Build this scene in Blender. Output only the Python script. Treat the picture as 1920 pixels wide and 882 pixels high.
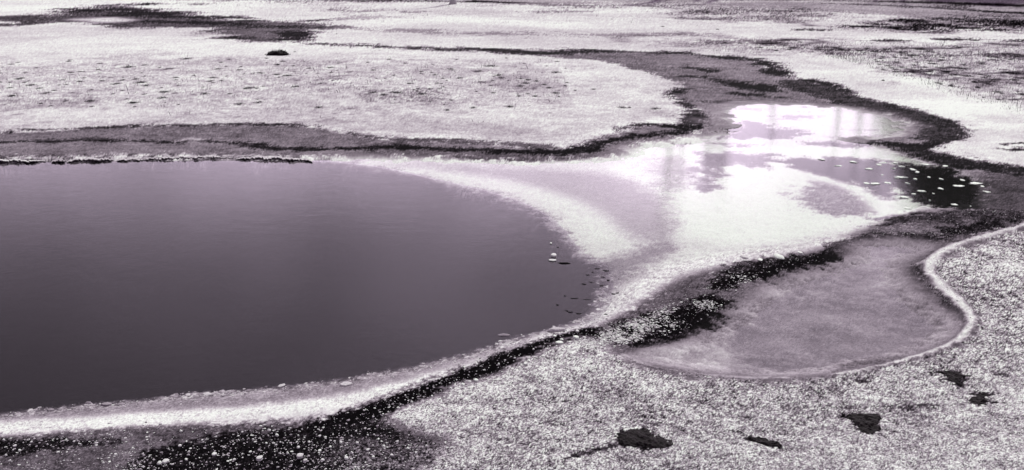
import bpy, math, random
import numpy as np
R = math.radians
scene = bpy.context.scene
for o in list(bpy.data.objects): bpy.data.objects.remove(o)
col = scene.collection
random.seed(7); rng = np.random.default_rng(11)

# ---------------------------------------------------------------- camera
CAM_H, FPX, PITCH = 4.0, 1866.67, R(15.9)
cam = bpy.data.objects.new('camera', bpy.data.cameras.new('camera')); col.objects.link(cam)
cam.location = (0, 0, CAM_H); cam.rotation_euler = (math.pi/2 - PITCH, 0, 0)
cam.data.lens = 35; cam.data.sensor_width = 36; cam.data.clip_start = .1; cam.data.clip_end = 20000
scene.camera = cam
# ---------------------------------------------------------------- sky, sun, exposure
SUN_EL, SUN_AZ = R(48), R(18)          # azimuth measured from +Y towards +X
w = bpy.data.worlds.new('World'); scene.world = w; w.use_nodes = True
nt = w.node_tree; nt.nodes.clear()
def N(t, ty, **k):
    n = t.nodes.new(ty)
    for a, b in k.items(): setattr(n, a, b)
    return n
sky = N(nt, 'ShaderNodeTexSky', sky_type='NISHITA', sun_disc=False, sun_elevation=SUN_EL, sun_rotation=SUN_AZ,
        air_density=1.0, dust_density=3.0, ozone_density=1.0)
bw = N(nt, 'ShaderNodeRGBToBW'); nt.links.new(sky.outputs[0], bw.inputs[0])
tc = N(nt, 'ShaderNodeTexCoord'); mp = N(nt, 'ShaderNodeMapping'); mp.inputs['Scale'].default_value = (2.0, 2.0, 6.5)
mp.inputs['Rotation'].default_value = (0, R(35), 0)
nt.links.new(tc.outputs['Generated'], mp.inputs[0])
cn = N(nt, 'ShaderNodeTexNoise'); cn.inputs['Scale'].default_value = 3.3; cn.inputs['Detail'].default_value = 5
cn.inputs['Roughness'].default_value = .5; nt.links.new(mp.outputs[0], cn.inputs[0])
mr = N(nt, 'ShaderNodeMapRange'); mr.inputs[1].default_value = .38; mr.inputs[2].default_value = .64
mr.inputs[3].default_value = .74; mr.inputs[4].default_value = 1.38; nt.links.new(cn.outputs[0], mr.inputs[0])
# bright haze bank low over the horizon, greyer cloud above it
sx = N(nt, 'ShaderNodeSeparateXYZ'); nt.links.new(tc.outputs['Generated'], sx.inputs[0])
el = N(nt, 'ShaderNodeMapRange', interpolation_type='SMOOTHSTEP'); el.inputs[1].default_value = .165; el.inputs[2].default_value = .30
el.inputs[3].default_value = 1.65; el.inputs[4].default_value = .74; nt.links.new(sx.outputs[2], el.inputs[0])
m0 = N(nt, 'ShaderNodeMath', operation='MULTIPLY'); nt.links.new(bw.outputs[0], m0.inputs[0]); nt.links.new(el.outputs[0], m0.inputs[1])
mu = N(nt, 'ShaderNodeMath', operation='MULTIPLY'); nt.links.new(m0.outputs[0], mu.inputs[0]); nt.links.new(mr.outputs[0], mu.inputs[1])
tint = N(nt, 'ShaderNodeVectorMath', operation='SCALE'); tint.inputs[0].default_value = (1.05, .865, 1.09)
nt.links.new(mu.outputs[0], tint.inputs['Scale'])
bg = N(nt, 'ShaderNodeBackground'); bg.inputs[1].default_value = .13
nt.links.new(tint.outputs[0], bg.inputs[0])
wo = N(nt, 'ShaderNodeOutputWorld'); nt.links.new(bg.outputs[0], wo.inputs[0])
sd_ = bpy.data.lights.new('sun', 'SUN'); sd_.energy = 2.8; sd_.angle = R(1.5); sd_.color = (.94, 1, .86)
sun = bpy.data.objects.new('sun', sd_); col.objects.link(sun)
sun.rotation_euler = (-(math.pi/2 - SUN_EL), 0, -SUN_AZ)
scene.view_settings.view_transform = 'Standard'; scene.view_settings.look = 'None'
scene.view_settings.gamma = 1; scene.view_settings.use_curve_mapping = False
scene.view_settings.exposure = 0.13
scene.render.engine = 'CYCLES'; scene.cycles.max_bounces = 6; scene.cycles.transparent_max_bounces = 8

# ---------------------------------------------------------------- helpers
CP, SP = math.cos(PITCH), math.sin(PITCH)
def P(x, y, z=0.0):
    """direction of a sight line of the survey photograph met with the ground plane -> world x, y (metres)"""
    a, b = x - 960., 441. - y
    dy = FPX*CP + b*SP; dz = -FPX*SP + b*CP
    t = (z - CAM_H)/dz
    return a*t, dy*t
def Yof(y): return P(960, y)[1]
def tag(o, label=None, cat=None, group=None, kind=None):
    if label: o['label'] = label
    if cat: o['category'] = cat
    if group: o['group'] = group
    if kind: o['kind'] = kind
    return o
def mesh_np(name, V, F, mat, parent=None, tone=None, smooth=True, link=True):
    V = np.asarray(V, np.float32); F = np.asarray(F, np.int32)
    me = bpy.data.meshes.new(name); k = F.shape[1]
    me.vertices.add(len(V)); me.vertices.foreach_set('co', V.ravel())
    me.loops.add(F.size); me.loops.foreach_set('vertex_index', F.ravel())
    me.polygons.add(len(F)); me.polygons.foreach_set('loop_start', np.arange(0, F.size, k, dtype=np.int32))
    me.polygons.foreach_set('use_smooth', np.full(len(F), smooth)); me.update(calc_edges=True)
    if tone is not None:
        a = me.attributes.new('tone', 'FLOAT_VECTOR', 'POINT'); a.data.foreach_set('vector', np.asarray(tone, np.float32).ravel())
    me.materials.append(mat)
    if not link: return me
    o = bpy.data.objects.new(name, me); col.objects.link(o)
    if parent: o.parent = parent
    return o
def empty(name, loc, rz=0):
    o = bpy.data.objects.new(name, None); col.objects.link(o); o.location = loc; o.rotation_euler.z = rz
    o.empty_display_size = .2; return o

def hsh(ix, iy, seed):
    h = (ix.astype(np.int64)*374761393 + iy.astype(np.int64)*668265263 + seed*982451653) & 0xffffffff
    h = ((h ^ (h >> 13))*1274126177) & 0xffffffff
    return ((h ^ (h >> 16)) & 0xffffff).astype(np.float32)/8388608. - 1.
def vnoise(x, y, seed):
    ix, iy = np.floor(x), np.floor(y); fx, fy = (x-ix).astype(np.float32), (y-iy).astype(np.float32)
    ux = fx*fx*(3-2*fx); uy = fy*fy*(3-2*fy)
    a, b, c, d = hsh(ix, iy, seed), hsh(ix+1, iy, seed), hsh(ix, iy+1, seed), hsh(ix+1, iy+1, seed)
    return (a+(b-a)*ux)*(1-uy) + (c+(d-c)*ux)*uy
def fbm(x, y, lam, octs, seed, rough=.55):
    s = 0; a = 1; t = 0
    for i in range(octs):
        s = s + a*vnoise(x/lam + 17.3*i, y/lam - 9.1*i, seed+i); t += a; a *= rough; lam *= .5
    return s/t*1.6
def sstep(e0, e1, x):
    t = np.clip((x-e0)/(e1-e0), 0, 1); return t*t*(3-2*t)
def lin(v):
    v = np.clip(v, 0, 1); return np.where(v < .04045, v/12.92, ((v+.055)/1.055)**2.4)
def tint3(L):
    """grey value -> faint lilac of the sinter and mats (strongest in the mid greys)"""
    m = np.clip(L, 0, 1)**.5; k = 1.0 - m**3
    return np.stack([.90*L*(1+.12*k), L*(1-.16*k), .90*L*(1+.14*k)], -1)

# ---------------------------------------------------------------- ground lattice (a fan: spacing grows with distance)
def rows():
    ys = [Yof(y) for y in np.arange(985, -20, -1.6)]
    far = [ys[-1]*(1.06**i) for i in range(1, 60)]
    near = [-12, -6, -2, 1, 3, 4.2, 5.0, 5.5]
    return np.array([n for n in near if n < ys[0]-.05] + ys + far)
RY = rows()
uin = np.linspace(-.585, .585, 1100)
uo = .585 + np.cumsum(.0015*1.075**np.arange(70))
RU = np.concatenate([-uo[::-1], uin, uo])
nR, nC = len(RY), len(RU)
YY = np.repeat(RY[:, None], nC, 1); DD = np.maximum(YY*CP + CAM_H*SP, 4.0) + np.maximum(0, 2-YY)*.8
XX = RU[None, :]*DD
X, Y = XX.ravel(), YY.ravel()
K = (np.maximum(Y, 4)**2 + 16)/(FPX*CAM_H)*.97        # metres of depth that one photo pixel covers there
K = np.minimum(K, .9)
def scale_noise(c, sig, seed):
    """world-space noise whose wavelength follows the lattice spacing"""
    s = np.zeros(X.size, np.float32); ws = np.zeros(X.size, np.float32)
    for i in range(12):
        lam = .02*2**i
        wt = np.exp(-(np.log2(lam/(c*K)))**2/(2*sig*sig)).astype(np.float32)
        m = wt > .02
        if m.any():
            s[m] += wt[m]*vnoise(X[m]/lam+i*3.7, Y[m]/lam, seed+i); ws[m] += wt[m]**2
    return s/np.sqrt(ws)
NA = scale_noise(14, 1.3, 100)     # large wobble
NB = scale_noise(4, .9, 200)       # small wobble
NC_ = scale_noise(30, 1.2, 300)
NG = rng.normal(0, 1, X.size).astype(np.float32)                     # grain at the lattice itself
NF = scale_noise(1.6, .7, 400)

def catmull(pts, n, closed):
    p = np.array(pts, float); out = []; m = len(p)
    rngi = range(m if closed else m-1)
    for i in rngi:
        if closed: a, b, c, d = p[(i-1) % m], p[i], p[(i+1) % m], p[(i+2) % m]
        else: a, b, c, d = p[max(i-1, 0)], p[i], p[i+1], p[min(i+2, m-1)]
        for k in range(n):
            t = k/n
            out.append(.5*((2*b)+(-a+c)*t+(2*a-5*b+4*c-d)*t*t+(-a+3*b-3*c+d)*t**3))
    if not closed: out.append(p[-1])
    return np.array(out)
def world_pts(pts, n, closed):
    q = catmull([p[:2] for p in pts], n, closed); return np.array([P(a, max(b, -60)) for a, b in q])
def seg_sd(x, y, q, closed, width=None):
    """distance to a polyline; closed: negative inside"""
    best = np.full(x.shape, 1e9, np.float32); inside = np.zeros(x.shape, bool)
    m = len(q)
    for i in range(m if closed else m-1):
        ax, ay = q[i]; bx, by = q[(i+1) % m]; dx, dy = bx-ax, by-ay; L = dx*dx+dy*dy+1e-12
        t = np.clip(((x-ax)*dx+(y-ay)*dy)/L, 0, 1)
        d = np.hypot(x-ax-t*dx, y-ay-t*dy)
        if width is not None: d = d - (width[i]+(width[min(i+1, m-1)]-width[i])*t)
        best = np.minimum(best, d)
        if closed:
            c = (ay > y) != (by > y)
            if c.any(): inside ^= c & (x < (bx-ax)*(y-ay)/(by-ay+1e-12)+ax)
    if closed: best = np.where(inside, -best, best)
    return best
def kof(y): return (y*y+16)/(FPX*CAM_H)*.97
def poly_sd(pts, margin=30, n=3):
    q = world_pts(pts, n, True)
    ex = kof(q[:, 1].max())*margin + .3
    r0 = max(np.searchsorted(RY, q[:, 1].min()-ex)-2, 0); r1 = min(np.searchsorted(RY, q[:, 1].max()+ex)+3, nR)
    uu = q[:, 0]/np.maximum(q[:, 1]*CP+CAM_H*SP, 4)
    eu = ex/ (q[:, 1].max()*CP+1) + .02
    c0 = max(np.searchsorted(RU, uu.min()-eu)-2, 0); c1 = min(np.searchsorted(RU, uu.max()+eu)+3, nC)
    xs, ys = XX[r0:r1, c0:c1], YY[r0:r1, c0:c1]
    h, w_ = xs.shape
    ri = np.unique(np.append(np.arange(0, h, 2), h-1)); ci = np.unique(np.append(np.arange(0, w_, 3), w_-1))
    s = seg_sd(xs[np.ix_(ri, ci)], ys[np.ix_(ri, ci)], q, True)
    # bilinear back to the full lattice
    rr = np.interp(np.arange(h), ri, np.arange(len(ri))); cc = np.interp(np.arange(w_), ci, np.arange(len(ci)))
    a = np.floor(rr).astype(int).clip(0, max(len(ri)-2, 0)); b = np.floor(cc).astype(int).clip(0, max(len(ci)-2, 0))
    fr = (rr-a)[:, None]; fc = (cc-b)[None, :]
    s = (s[a][:, b]*(1-fc)+s[a][:, b+1]*fc)*(1-fr) + (s[a+1][:, b]*(1-fc)+s[a+1][:, b+1]*fc)*fr
    full = np.full((nR, nC), 1e3, np.float32); full[r0:r1, c0:c1] = s
    return full.ravel()
def stroke_sd(pts, margin=20, n=3):
    """pts: x, y, half width in the photo's vertical pixels (turned into metres at that distance)"""
    q = world_pts(pts, n, False)
    ww = catmull([(p[2], 0) for p in pts], n, False)[:, 0]; ww = np.maximum(ww, .3)*kof(q[:, 1])
    ex = kof(q[:, 1].max())*margin+.2+ww.max()
    m = (Y > q[:, 1].min()-ex) & (Y < q[:, 1].max()+ex) & (X > q[:, 0].min()-ex) & (X < q[:, 0].max()+ex)
    full = np.full(X.size, 1e3, np.float32)
    full[m] = seg_sd(X[m], Y[m], q, False, ww)
    return full

# fields on the lattice: value (as a print grey), speckle, wetness
val = np.full(X.size, .885, np.float32); spk = np.full(X.size, .12, np.float32); wet = np.zeros(X.size, np.float32)
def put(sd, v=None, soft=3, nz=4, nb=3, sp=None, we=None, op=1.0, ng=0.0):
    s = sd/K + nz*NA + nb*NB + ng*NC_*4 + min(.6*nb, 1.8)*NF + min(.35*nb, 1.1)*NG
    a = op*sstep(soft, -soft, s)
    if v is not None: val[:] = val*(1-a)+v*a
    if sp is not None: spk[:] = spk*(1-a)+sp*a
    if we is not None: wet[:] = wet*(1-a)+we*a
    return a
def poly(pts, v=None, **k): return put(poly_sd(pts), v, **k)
def stroke(pts, v=None, **k): return put(stroke_sd(pts), v, **k)

# ---- far flat
val += .035*NC_+.02*NA ; 
poly([(240,-70),(250,-2),(560,8),(700,9),(850,9),(1000,15),(1280,13),(1450,24),(1600,30),(1750,44),(1950,62),(2500,90),(2500,-70)], .62, soft=4, nz=3, sp=.35, op=.85)
poly([(-200,-70),(-200,-6),(240,-3),(260,-70)], .8, soft=3, sp=.3)
stroke([(640,8,1),(760,7,1.3),(840,8,1.2),(930,9,1.5),(975,11,1)], .18, soft=1, nz=.5, nb=.6)
stroke([(480,3,2),(560,5,3),(660,4,2)], .42, soft=2, nz=1)
stroke([(1000,12,1),(1150,16,1),(1280,8,1.5)], .55, soft=2, nz=2, sp=.4)
stroke([(1280,2,1),(1500,5,1.2),(1700,8,1.4),(1850,12,1.8),(1960,18,2)], .2, soft=1.2, nz=.7, nb=.8)
stroke([(1560,10,1),(1700,16,1.2),(1830,24,1.6),(1950,30,2)], .15, soft=1.2, nz=.8, nb=.8)
stroke([(1660,14,1),(1750,18,2.5),(1830,22,1)], .35, soft=2, nz=1.2)
poly([(1290,26),(1340,21),(1430,20),(1520,24),(1585,36),(1540,42),(1440,45),(1330,44),(1285,36)], .52, soft=4, nz=3, nb=4, sp=.9, op=.8)
poly([(1600,52),(1680,40),(1760,44),(1830,38),(1950,40),(2300,60),(2300,110),(1960,72),(1880,62),(1800,58),(1740,62),(1660,58)], .42, soft=4, nz=5, nb=4, sp=.9, op=.85)
for x0, x1, y, h, v in [(1590,1640,53,1.2,.12),(1640,1670,50,2,.2),(1660,1700,54,2,.15),(1690,1740,43,1.5,.2),(1705,1735,57,3,.15),(1735,1760,52,2,.12),(1760,1790,53,1.5,.14),
    (1820,1960,46,3,.12),(1850,2000,52,4,.12),(1800,1850,58,2,.2),(1840,1890,62,1.5,.15),(1650,1690,82,1.4,.12),(1745,1800,80,1.2,.12),(1825,1890,81,1.3,.12),(1890,2000,84,4,.1),
    (1862,1905,113,3,.12),(1895,1990,116,4,.12),(1500,1545,60,1.5,.15),(1670,1740,100,2.5,.2),(1700,1760,104,2,.15),(1610,1640,101,3,.15),(1560,1590,97,3,.2),(1640,1680,103,2,.2),
    (1700,1750,110,1.6,.15),(1780,1825,135,1.4,.15),(1708,1722,143,1.4,.2),(1470,1490,95,2,.25),(1420,1445,85,4,.35),(1350,1362,84,3,.35),(1380,1394,84,2.5,.4),(1890,1960,193,2,.2),
    (1780,1800,170,1.2,.3),(1885,1960,276,1.6,.2),(1895,1950,287,1.6,.22)]:
    stroke([(x0,y+.5,h*.5),((x0*2+x1)/3,y-.5,h),((x0+x1*2)/3,y+.3,h),(x1,y,h*.4)], v, soft=1.5, nz=1.5, nb=2.0)
for pts in ([(1340,80),(1480,82),(1620,88),(1760,95),(1760,120),(1640,110),(1470,100),(1360,94)],
            [(1640,105),(1800,90),(1980,100),(2100,300),(1960,215),(1880,190),(1760,160),(1690,125)]):
    put(poly_sd(pts), .66, soft=8, nz=10, nb=8, sp=.9, op=.6)
# ---- the dark stream on the far left
poly([(-200,34),(0,35),(60,34),(88,40),(60,45),(0,44),(-200,46)], .34, soft=2, nz=1.5, nb=1.5, sp=.4)
poly([(-200,52),(0,50),(70,46),(91,42),(91,33),(145,31),(158,23),(174,16),(218,14),(268,14),(250,19),(243,24),(308,27),(359,29),(363,33),(399,35),(443,38),(417,42),(472,43),(544,44),(613,41),(566,49),(603,51),(640,53),(650,57),(573,62),(559,69),(548,78),(545,85),(450,83),(425,77),(438,69),(417,60),(381,56),(327,56),(254,56),(203,54),(156,48),(120,46),(91,49),(36,53),(-200,57)], .32, soft=1.6, nz=1.5, nb=1.5, sp=.45, we=.5)
poly([(140,41),(170,38),(230,37),(250,41),(235,46),(180,47)], .86, soft=1.5, nz=1, nb=1)
poly([(470,52),(530,50),(545,62),(520,75),(470,76),(455,64)], .47, soft=5, nz=3, sp=.5, op=.8)
for a in [((180,24,3),(240,22,3),(260,28,2)),((230,33,2),(320,30,3),(360,30,1)),((290,37,2),(400,37,2.5),(430,38,1)),((300,45,2),(420,48,2),(470,52,2)),((425,76,3),(445,77,3),(455,75,1)),((545,80,3),(556,70,3),(575,64,1.5)),((100,22,1),(140,21,1),(165,23,1)),((250,15,1),(330,13,1),(372,14,1)),((480,55,2),(560,56,2),(640,56,1.6)),((470,43,1),(540,44,1),(600,42,1))]:
    stroke(a, .1, soft=1.6, nz=1.2, nb=1.5, op=.85)
stroke([(640,56,2),(700,59,1.5),(800,63,1.2),(900,68,1.5),(1000,69,1.5),(1100,70,1.2),(1280,68,1.5)], .6, soft=2, nz=1, op=.75)
stroke([(640,40,2),(700,36,1.5),(760,33,1)], .62, soft=2, nz=1.2, op=.7)
stroke([(700,24,1.2),(740,23,1),(770,26,1)], .6, soft=2)
stroke([(1015,26,1),(1100,27,1),(1200,29,.8)], .5, soft=1.5, op=.7)
# ---- soft greys and scattered scrub shadowless stains on the middle flat
poly([(660,186),(740,178),(840,183),(830,194),(740,199),(670,195)], .5, soft=6, nz=5, nb=4, sp=.8, op=.8)
poly([(-200,190),(0,196),(120,190),(190,196),(120,210),(0,214),(-200,214)], .66, soft=6, nz=4, sp=.5, op=.75)
for pts in ([(-200,130),(100,128),(250,112),(520,120),(640,140),(640,210),(420,215),(200,205),(-200,210)],
            [(640,120),(800,115),(980,125),(1060,165),(1040,195),(900,205),(700,215),(640,200)]):
    put(poly_sd(pts), .78, soft=9, nz=8, nb=6, sp=.7, op=.7)
poly([(-200,232),(0,236),(250,225),(500,215),(700,222),(900,230),(1050,245),(1180,238),(1100,268),(1090,285),(600,250),(-200,262)], .74, soft=14, nz=6, sp=.4, op=.8)
poly([(1040,160),(1200,160),(1270,185),(1290,215),(1230,232),(1100,250),(1000,225)], .80, soft=14, nz=6, sp=.35, op=.8)
# ---- channel
CH = [(545,83),(600,87),(640,88),(730,93.5),(800,95.5),(900,96),(960,99),(1075,98),(1180,100),(1280,105),(1353,113),(1418,121),(1440,129),(1454,141),(1483,150),(1516,156),(1548,163),(1570,174),(1599,185),(1643,198),(1679,205),(1715,218),(1763,230),(1788,243),(1784,254),(1759,268),(1723,281),(1788,294),(1930,318),(2300,350),(2300,440),(1930,425),(1700,440),(1500,480),(1350,400),(1330,300),(1310,255),(1305,232),(1302,214),(1280,196),(1253,181),(1283,170),(1262,155),(1230,145),(1180,133),(1130,121),(1060,115),(970,108),(900,102),(800,100),(730,97),(640,93),(560,88)]
aCH = poly(CH, .47, soft=1.2, nz=.8, nb=1.2, sp=.5, we=.6)
poly([(1290,200),(1330,180),(1390,190),(1380,215),(1340,240),(1310,250)], .6, soft=10, nz=4, sp=.5, op=.8)
poly([(1280,112),(1350,120),(1430,140),(1400,150),(1330,140),(1260,130)], .55, soft=6, nz=4, sp=.5, op=.8)
for a, v in [(((545,84,1.6),(640,89,2.2),(730,94,2),(900,98,2.2),(980,103,2.5),(1060,103,2.5),(1130,102,2),(1280,105,1.5)), .16),
          (((970,105,2),(1030,106,3),(1100,103,3)), .1),
          (((1280,105,1),(1353,113,1.2),(1418,121,1.5),(1440,129,2),(1454,141,2.2),(1483,150,2),(1516,156,2),(1548,163,3),(1570,174,2),(1599,185,1.6),(1643,198,2),(1679,205,2.2),(1715,218,2.6),(1763,230,3),(1788,243,4),(1784,254,4),(1759,268,4),(1723,281,5)), .06),
          (((1490,158,4),(1540,172,7),(1600,192,7),(1680,211,7),(1750,234,8),(1768,250,8),(1745,265,6)), .2),
          (((1360,158,2),(1390,163,4),(1420,168,4),(1445,173,3)), .07),
          (((1385,178,1.5),(1420,180,2),(1460,183,1.5)), .1),
          (((1280,133,1),(1310,136,1.2),(1335,141,.8)), .12),(((1290,147,1),(1330,151,1),(1360,157,1)), .15),
          (((1320,192,2),(1345,193,2),(1360,190,1)), .3),
          (((1253,181,1),(1265,176,2),(1283,170,1)), .15),
          (((1258,184,.8),(1280,197,1.6),(1298,208,2.5),(1302,222,4),(1292,236,4),(1270,243,3)), .14)]:
    stroke(a, v, soft=1.8, nz=1, nb=1.7, sp=.5, we=.6, op=.92)
# ---- lower bank of the middle flat: grey mats and the black line
poly([(1304,225),(1290,240),(1240,237),(1175,241),(1165,251),(1105,265),(1095,279),(1020,281),(950,275),(860,268),(770,268),(700,262),(640,250),(560,241),(440,239),(330,240),(200,244),(100,250),(0,255),(-300,265),(-300,306),(0,298),(200,296),(440,295),(640,298),(760,298),(900,301),(960,304),(1040,303),(1120,298),(1180,290),(1190,275),(1250,268),(1310,252),(1325,235)], .47, soft=4, nz=2.5, nb=3, sp=.35, we=.35)
poly([(660,275),(900,283),(1000,290),(1100,285),(1090,297),(960,302),(760,296)], .36, soft=5, nz=3, nb=3, sp=.4)
poly([(1090,285),(1150,268),(1200,260),(1200,272),(1180,288),(1110,297)], .42, soft=4, nz=3, sp=.4)
for a, v in [(((-300,262,1.5),(0,253,1.5),(90,247,1.5),(180,244,2),(300,242,1.6),(420,240,1.5),(520,240,1.5),(600,242,1)), .2),
          (((-300,282,2),(0,273,2),(100,270,1.5),(200,268,2.2),(320,271,2),(380,271,1),(450,273,4),(480,278,5),(560,283,4),(640,283,3),(700,283,3),(765,279,3)), .13),
          (((60,269,1),(200,264,1.2),(250,266,1)), .35),
          (((640,250,1),(700,261,2),(770,268,3),(860,270,3),(950,276,4),(1020,281,4)), .33),
          (((760,282,3),(840,284,4),(950,288,4),(1050,291,5),(1100,283,5),(1140,270,3),(1180,262,3),(1240,257,3),(1280,250,3),(1306,238,3)), .08),
          (((1165,249,1.5),(1180,243,2.5),(1220,239,2),(1260,241,3),(1290,240,4)), .08),
          (((860,299,1.2),(960,303,1.5),(1040,302,1.5),(1110,298,1)), .15)]:
    stroke(a, v, soft=2, nz=1.2, nb=1.9, sp=.5, op=.88)
stroke([(650,250,1),(668,247,1),(690,255,1)], .75, soft=1)
stroke([(340,269,.8),(357,266,1.2),(372,268,.8)], .75, soft=1, nz=.3)

# ---- white sinter of the outflow (under thin water)
OUT = [(560,300),(700,299),(900,303),(960,306),(1120,301),(1185,292),(1195,276),(1260,272),(1325,258),(1365,240),(1350,215),(1375,197),(1430,194),(1520,197),(1600,205),(1650,215),(1690,228),(1714,241),(1700,251),(1665,258),(1600,262),(1640,272),(1700,290),(1760,310),(1830,335),(1850,370),(1800,392),(1740,392),(1680,410),(1600,438),(1540,455),(1430,470),(1300,490),(1220,512),(1170,545),(1150,580),(1100,605),(900,640),(700,600),(640,400),(560,310)]
poly(OUT, .89, soft=5, nz=3, nb=4, sp=.12, we=.8)
# floor tones, with water glare and grey reflections painted in
poly([(1150,330),(1220,285),(1330,275),(1450,270),(1600,275),(1690,300),(1700,390),(1560,430),(1400,455),(1300,440),(1240,400)], .985, soft=14, nz=4, sp=.05, op=.9)  # water glare painted into the floor as near white
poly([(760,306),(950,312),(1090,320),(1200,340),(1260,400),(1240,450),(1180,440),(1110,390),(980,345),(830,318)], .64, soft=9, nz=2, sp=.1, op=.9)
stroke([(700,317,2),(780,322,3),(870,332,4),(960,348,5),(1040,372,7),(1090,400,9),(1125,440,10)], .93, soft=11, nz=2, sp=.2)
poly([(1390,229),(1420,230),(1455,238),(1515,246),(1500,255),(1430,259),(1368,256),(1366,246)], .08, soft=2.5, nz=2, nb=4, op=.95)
poly([(1460,214),(1520,216),(1515,222),(1470,222)], .3, soft=2.5, nz=2, nb=3, op=.7)
poly([(1312,290),(1345,284),(1420,288),(1460,294),(1440,312),(1380,306),(1345,318),(1345,350),(1315,352)], .28, soft=4, nz=2, nb=5, op=.85)  # grey bands mirrored in the water, painted as darker floor
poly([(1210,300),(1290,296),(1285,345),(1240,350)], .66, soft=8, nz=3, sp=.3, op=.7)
poly([(1470,296),(1560,294),(1660,302),(1710,312),(1700,340),(1660,372),(1620,352),(1570,338),(1500,318)], .05, soft=4, nz=2, nb=5, op=.95)  # grey reflection on the water, put into the floor colour
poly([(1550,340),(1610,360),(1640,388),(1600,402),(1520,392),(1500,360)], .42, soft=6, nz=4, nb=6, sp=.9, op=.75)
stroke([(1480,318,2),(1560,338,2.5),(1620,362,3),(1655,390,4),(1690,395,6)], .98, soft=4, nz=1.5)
poly([(1675,306),(1760,316),(1830,338),(1852,368),(1840,400),(1780,392),(1730,380),(1680,350)], .02, soft=4, nz=2, nb=4, sp=.0, we=.9)  # dark floor, with the trees' reflection painted into it
poly([(1840,330),(1950,330),(2300,360),(2300,440),(1900,420),(1850,410),(1835,370)], .30, soft=7, nz=3, sp=.35)
stroke([(1838,409,4),(1860,408,6),(1885,407,4)], .6, soft=3, nz=1)
poly([(1105,500),(1160,478),(1230,455),(1265,462),(1230,485),(1180,515),(1150,550),(1120,545)], .50, soft=9, nz=3, sp=.2, op=.85)
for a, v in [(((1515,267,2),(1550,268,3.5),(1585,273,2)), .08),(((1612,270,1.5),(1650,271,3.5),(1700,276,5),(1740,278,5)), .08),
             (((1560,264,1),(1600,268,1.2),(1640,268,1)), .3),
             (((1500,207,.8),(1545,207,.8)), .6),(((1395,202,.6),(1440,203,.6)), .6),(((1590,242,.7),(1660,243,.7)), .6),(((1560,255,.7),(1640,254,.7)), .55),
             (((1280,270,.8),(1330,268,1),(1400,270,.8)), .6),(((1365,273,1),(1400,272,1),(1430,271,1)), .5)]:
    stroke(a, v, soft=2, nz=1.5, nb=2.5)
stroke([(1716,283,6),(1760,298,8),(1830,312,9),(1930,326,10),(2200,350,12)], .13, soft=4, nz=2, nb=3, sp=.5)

# ---- main pool
POOL = [(-500,318),(0,306),(200,303),(400,301),(580,304),(650,308),(720,318),(800,336),(880,354),(950,374),(1000,396),(1040,425),(1060,450),(1085,478),(1125,500),(1135,540),(1125,575),(1095,602),(1040,620),(980,635),(900,658),(800,684),(700,702),(620,716),(500,730),(400,738),(300,748),(150,762),(0,778),(-500,810)]
sdP = poly_sd(POOL, margin=90)
SHELF = sdP.copy()
aP = put(sdP, .06, soft=9, nz=2.5, nb=4.5, sp=.05, we=1)
# ---- near shore: grey shelf, white crust, black band, stones
poly([(-500,795),(0,775),(150,762),(300,748),(500,732),(700,704),(900,662),(1000,634),(1100,604),(1135,560),(1150,520),(1200,500),(1230,520),(1170,560),(1130,610),(1000,660),(800,715),(600,760),(300,785),(0,800),(-500,830)], .50, soft=9, nz=3, nb=3, sp=.6, we=.5, op=.8)
aLow = poly([(-600,840),(-100,818),(0,822),(150,812),(300,806),(450,800),(600,790),(700,765),(800,730),(900,690),(1000,655),(1060,630),(1110,612),(1150,590),(1200,560),(1260,520),(1350,500),(1480,475),(1560,455),(1640,428),(1720,402),(1800,396),(1920,400),(2300,400),(2300,1200),(-600,1200)], .36, soft=7, nz=5, nb=6, sp=.58, we=.1)
stroke([(-300,834,12),(0,811,13),(150,801,11),(300,790,11),(450,781,11),(600,766,12),(680,752,12),(760,730,10),(850,703,8),(930,680,7),(1000,655,6),(1050,635,6)], .93, soft=10, nz=5, nb=6, sp=.7)
stroke([(1010,640,6),(1060,622,7),(1110,606,7),(1145,585,9),(1175,560,11),(1215,532,13),(1280,505,12),(1400,480,12),(1500,466,10),(1580,450,8)], .86, soft=9, nz=3, nb=4, sp=.7)
stroke([(1000,628,2),(1030,624,3),(1070,622,2)], .8, soft=3, nz=1)
# black band from lower left to the stones, then the black speckled bars
stroke([(1120,622,4),(1080,632,8),(1030,650,12),(970,675,14),(900,702,12),(850,722,10),(790,745,13),(720,775,15),(660,790,12),(600,802,8)], .05, soft=4, nz=3, nb=3, sp=.12)
stroke([(870,690,1),(820,712,2),(760,735,3),(700,758,3),(650,778,3)], .35, soft=4, nz=1.5, op=.7)
stroke([(1000,660,2),(940,685,3),(890,702,3)], .2, soft=4, nz=2, op=.7)
poly([(740,780),(680,772),(560,805),(420,820),(330,840),(250,870),(240,960),(620,960),(700,900),(770,860),(770,835),(740,812),(710,798)], .10, soft=7, nz=6, nb=6, sp=.4, op=.92)
poly([(-600,850),(-100,835),(20,832),(150,830),(240,838),(120,852),(40,858),(-600,880)], .12, soft=6, nz=4, nb=4, sp=.4, op=.9)
poly([(640,835),(700,825),(800,835),(860,850),(800,880),(700,900),(620,880)], .30, soft=12, nz=9, nb=9, sp=1.0, op=.7)
for a in [((1130,640,5),(1180,628,8),(1230,612,8),(1280,596,9),(1325,575,8),(1345,562,5)), ((1160,612,4),(1200,600,5),(1240,590,3)),
          ((1170,668,4),(1220,655,6),(1270,640,6),(1310,615,6))]:
    stroke(a, .07, soft=6, nz=4, nb=5, sp=.6, op=.9)
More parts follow.
